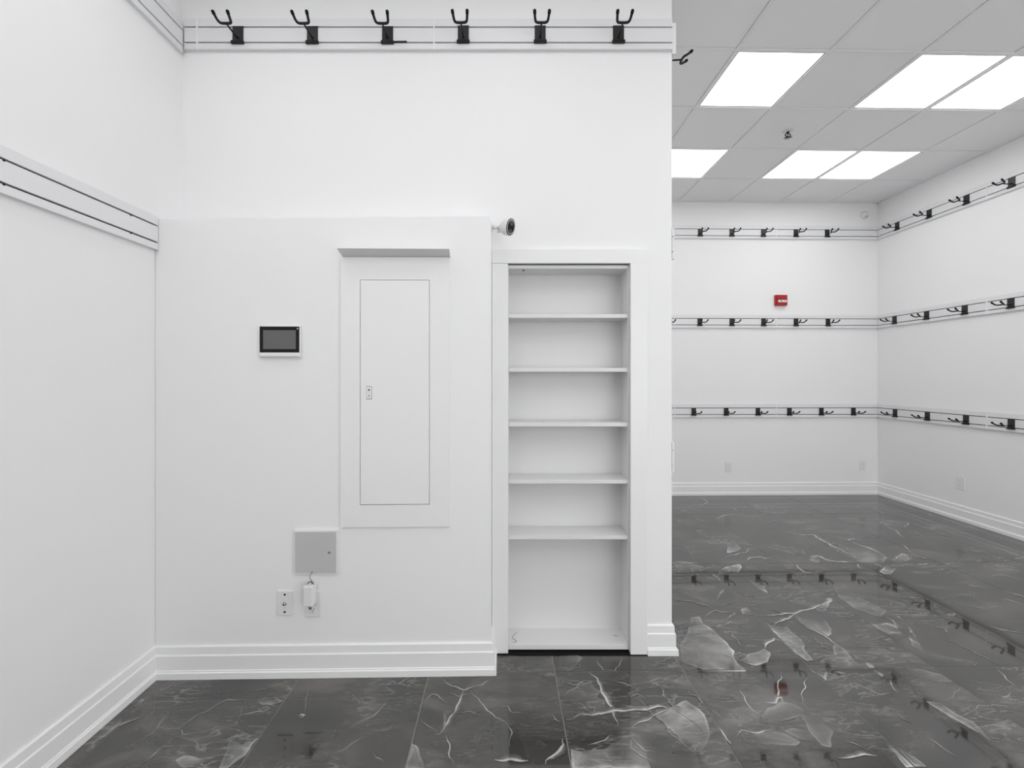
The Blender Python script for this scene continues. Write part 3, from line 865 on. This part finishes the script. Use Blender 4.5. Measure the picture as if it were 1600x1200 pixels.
# ------------------------------------------------------------------ alarm touch panel
tp = thing('touch_panel', 'white wall touch panel with black bezel and blank grey screen', 'control panel', (-1.178, YLOW, 1.543))
obj('housing', B(0, .197, -.017, 0, .0, .151, bev=.003, seg=2), M['plastic'], tp)
obj('bezel', B(.004, .193, -.0185, -.0165, .022, .147, bev=.0008), M['glassblack'], tp)
obj('screen', B(.021, .177, -.0190, -.0184, .038, .129), M['screen'], tp)
bm = bmesh.new()
v = [bm.verts.new(p) for p in ((.181, -.0190, .134), (.189, -.0190, .134), (.185, -.0190, .142), (.181, -.0184, .134), (.189, -.0184, .134), (.185, -.0184, .142))]
for f in ((0,1,2),(5,4,3),(0,3,4,1),(1,4,5,2),(2,5,3,0)): bm.faces.new([v[a] for a in f])
obj('corner_mark', bm, M['capw'], tp)
obj('speaker_bar', B(.003, .194, -.0205, -.012, .002, .014, bev=.003, seg=2), M['plastic'], tp)

# ------------------------------------------------------------------ grey access box with its lead, adapter and plates
ab = thing('access_box', 'small square grey access box on the low wall above the outlets', 'access box', (-1.014, YLOW, .492))
obj('frame', B(0, .214, -.012, 0, 0, .214, bev=.002, seg=2), M['plastic'], ab)
dr = obj('door', B(.008, .203, -.015, -.010, .008, .207, bev=.0015), M['greybox'], ab)
bm = bmesh.new(); cyl(bm, (.173, -.021, .108), (.173, -.014, .108), .006, .007, n=16)
obj('lock', bm, M['chrome'], dr)

jp = thing('jack_plate', 'white cable jack plate left of the plug-in adapter', 'wall plate', (-1.097, YLOW, .291))
obj('cover_plate', B(0, .074, -.006, 0, 0, .119, bev=.002, seg=2), M['plastic'], jp)
bm = bmesh.new()
cyl(bm, (.037, -.018, .058), (.037, -.006, .058), .0048, n=14); cyl(bm, (.037, -.008, .058), (.037, -.0055, .058), .009, n=6)
obj('coax_jack', bm, M['chrome'], jp)
bm = bmesh.new(); cyl(bm, (.037, -.0190, .058), (.037, -.0178, .058), .003, n=10); obj('jack_socket', bm, M['black'], jp)
for z in (.018, .102):
    bm = bmesh.new(); cyl(bm, (.037, -.0075, z), (.037, -.0055, z), .0048, n=14); obj('screw', bm, M['black'], jp)

def outlet(loc, rz, label, w_=.074, h_=.12):
    t = thing('wall_outlet', label, 'outlet', loc, rz, 'power outlets')
    obj('cover_plate', B(-w_/2, w_/2, -.006, 0, 0, h_, bev=.002, seg=2), M['plastic'], t)
    for zc_ in (h_ * .29, h_ * .71):
        r = obj('receptacle', B(-.017, .017, -.0085, -.005, zc_ - .0145, zc_ + .0145, bev=.003, seg=2), M['capw'], t)
        bm = bmesh.new()
        bx(bm, -.0085, -.0060, -.0090, -.0083, zc_ - .002, zc_ + .007); bx(bm, .0060, .0085, -.0090, -.0083, zc_ - .001, zc_ + .006)
        cyl(bm, (0, -.0090, zc_ - .008), (0, -.0083, zc_ - .008), .0026, n=10)
        obj('slot', bm, M['darkgrey'], r)
    bm = bmesh.new(); cyl(bm, (0, -.0075, h_/2), (0, -.0055, h_/2), .003, n=10); obj('screw', bm, M['chrome'], t)
    return t
outlet((-.9255, YLOW, .283), 0, 'white outlet behind the plug-in adapter on the low wall', .077, .124)
outlet((2.747, YFAR, .278), 0, 'white outlet on the far wall, left one', .080, .122)
outlet((4.417, YFAR, .290), 0, 'white outlet on the far wall near the corner', .080, .122)
outlet((XR, 4.275, .312), RW, 'white outlet on the right wall', .080, .122)

pa = thing('power_adapter', 'white block power adapter plugged into the low wall outlet', 'power adapter', (-.9255, YLOW, .358))
obj('body', B(-.024, .020, -.058, -.009, 0, .098, bev=.005, seg=3), M['plastic'], pa)
obj('prongs', B(-.007, .007, -.0095, -.0084, .010, .020), M['chrome'], pa)
cb = obj('cord', tube(bmesh.new(), [(-.002, -.030, .001), (-.006, -.033, -.012), (.001, -.040, -.022), (.008, -.038, -.010), (.010, -.032, .002)], .0022, n=8), M['black'], pa)
lead = tag(obj('low_voltage_lead', tube(bmesh.new(), [(.004, -.034, .098), (.010, -.032, .112), (-.006, -.028, .124), (-.004, -.020, .140), (.004, -.016, .152), (.0, -.0165, .142)], .0018, n=8), M['wire'], None, (-.9255, YLOW, .358)),
    'thin lead from the grey box to the adapter', 'cable')
tag(obj('cord_loop', tube(bmesh.new(), [(-.014, -.036, .097), (-.006, -.036, .108), (.004, -.036, .112), (.014, -.036, .104), (.018, -.036, .096)], .0020, n=8), M['black'], None, (-.9255, YLOW, .358)),
    'black cord loop on top of the adapter', 'cable')

# ------------------------------------------------------------------ security camera on the side of the low wall
sc = thing('security_camera', 'white bullet security camera with black oval face on the low wall corner', 'camera', (-.062, 2.175, 2.196))
bm = bmesh.new(); cyl(bm, (0, 0, 0), (.004, 0, 0), .024, .022, n=24)
obj('mount_plate', bm, M['plastic'], sc)
bm = bmesh.new()
cyl(bm, (.003, 0, 0), (.040, -.002, .0), .0085, n=16); cyl(bm, (.038, -.002, 0), (.054, -.008, -.001), .0115, n=16)
cyl(bm, (.036, -.002, -.018), (.036, -.002, -.004), .004, n=10); cyl(bm, (.030, -.002, -.020), (.044, -.002, -.020), .0048, n=10)
obj('arm', bm, M['plastic'], sc)
ang = R(-47); pit = R(14)
ax_ = Vector((math.cos(ang) * math.cos(pit), math.sin(ang) * math.cos(pit), -math.sin(pit)))
sd = Vector((-math.sin(ang), math.cos(ang), 0)); up_ = ax_.cross(sd) * 1.0
if up_.z < 0: up_ = -up_
p0 = Vector((.050, -.006, .003))
def oval_ring(bm, c, a, b, n=32, pw=2.0):
    return [bm.verts.new(c + sd * (a * math.copysign(abs(math.cos(2*PI*k/n)) ** (2/pw), math.cos(2*PI*k/n))) + up_ * (b * math.copysign(abs(math.sin(2*PI*k/n)) ** (2/pw), math.sin(2*PI*k/n)))) for k in range(n)]
def loft(bm, rings, cap=True):
    for A, D in zip(rings, rings[1:]):
        n = len(A)
        for k in range(n):
            f = bm.faces.new((A[k], A[(k+1) % n], D[(k+1) % n], D[k])); f.smooth = True
    if cap:
        bm.faces.new(rings[0]); bm.faces.new(rings[-1])
bm = bmesh.new()
loft(bm, [oval_ring(bm, p0 + ax_ * d, .032 * s, .043 * s) for d, s in ((0, .28), (.003, .45), (.010, .66), (.020, .82), (.034, .94), (.052, 1.0), (.066, 1.02), (.069, .98), (.0695, .92))])
obj('body', bm, M['plastic'], sc)
bm = bmesh.new()
loft(bm, [oval_ring(bm, p0 + ax_ * d, .0285 * s, .0395 * s) for d, s in ((.068, 1), (.0712, 1), (.0722, .95))])
fc = obj('face', bm, M['glassblack'], sc)
bm = bmesh.new()
r_ = [oval_ring(bm, p0 + ax_ * d, .0285 * s, .0395 * s) for d, s in ((.0718, .90), (.0734, .88), (.0734, .80), (.0718, .78))]
loft(bm, r_, False)
obj('face_ring', bm, M['greybox'], fc)
for du, rr, nm, mm in ((.018, .0125, 'lens', 'darkgrey'), (-.020, .0095, 'motion_sensor', 'darkgrey')):
    bm = bmesh.new()
    c_ = p0 + up_ * du
    cyl(bm, c_ + ax_ * .0715, c_ + ax_ * .0745, rr, rr * .9, n=20)
    o = obj(nm, bm, M[mm], fc)
    bm = bmesh.new(); cyl(bm, c_ + ax_ * .0744, c_ + ax_ * .0752, rr * .6, rr * .5, n=16)

# ------------------------------------------------------------------ red fire alarm pull station on the far wall
fa = thing('fire_alarm', 'red square fire alarm pull station on the far wall', 'fire alarm', (3.316, YFAR, 2.314))
bm = bmesh.new()
bx(bm, 0, .142, -.040, 0, 0, .129)
bmesh.ops.bevel(bm, geom=[e for e in bm.edges if all(v.co.y < -.03 for v in e.verts)], offset=.006, segments=2, affect='EDGES')
obj('housing', bm, M['red'], fa)
bm = bmesh.new()
bx(bm, .012, .130, -.047, -.038, .080, .118, bev=.004, seg=2)
obj('upper_cover', bm, M['red'], fa)
pb = obj('pull_bar', B(.026, .128, -.046, -.038, .038, .066, bev=.003, seg=2), M['capw'], fa)
bm = bmesh.new()
for x, w_, z, h_ in ((.045, .026, .054, .006), (.053, .018, .045, .005), (.096, .018, .054, .005), (.088, .006, .046, .005)):
    bx(bm, x, x + w_, -.0466, -.0459, z, z + h_)
obj('printed_mark', bm, M['black'], pb)
bm = bmesh.new(); cyl(bm, (.071, -.0435, .018), (.071, -.040, .018), .006, n=14)
obj('key_lock', bm, M['darkgrey'], fa)

# ------------------------------------------------------------------ motion sensor and sprinkler
ms = thing('motion_sensor', 'small white motion sensor on the far wall just below the ceiling corner', 'sensor', (4.435, YFAR, 3.435))
bm = bmesh.new(); lathe(bm, [(.048, 0), (.048, -.008), (.044, -.018), (.034, -.034), (.016, -.044), (.003, -.046)], axis='y')
obj('dome', bm, M['plastic'], ms)
obj('lens', B(-.018, .018, -.046, -.022, -.034, -.014, bev=.005, seg=2), M['greybox'], ms)

sp = thing('sprinkler_head', 'small dark fire sprinkler head hanging from a ceiling tile', 'sprinkler', (2.469, 3.713, H + .004))
bm = bmesh.new(); lathe(bm, [(.042, 0), (.042, -.003), (.032, -.008), (.014, -.010)])
obj('escutcheon', bm, M['lampframe'], sp)
bm = bmesh.new()
cyl(bm, (0, 0, -.008), (0, 0, -.024), .011, .009, n=12)
for s in (-1, 1): tube(bm, [(s * .008, 0, -.022), (s * .024, 0, -.034), (s * .018, 0, -.048), (0, 0, -.056)], .0042, n=6, smooth=2)
cyl(bm, (0, 0, -.024), (0, 0, -.054), .0035, n=8)
obj('body', bm, M['black'], sp)
bm = bmesh.new()
cyl(bm, (0, 0, -.056), (0, 0, -.059), .010, n=12)
for k in range(8):
    a = 2*PI*k/8
    v = [Vector((math.cos(a + d) * r_, math.sin(a + d) * r_, z)) for z in (-.0575, -.060) for d, r_ in ((-.18, .008), (-.14, .033), (.14, .033), (.18, .008))]
    vv = [bm.verts.new(p) for p in v]
    for f in ((0,1,2,3),(7,6,5,4),(0,4,5,1),(1,5,6,2),(2,6,7,3),(3,7,4,0)): bm.faces.new([vv[i] for i in f])
obj('deflector', bm, M['black'], sp)
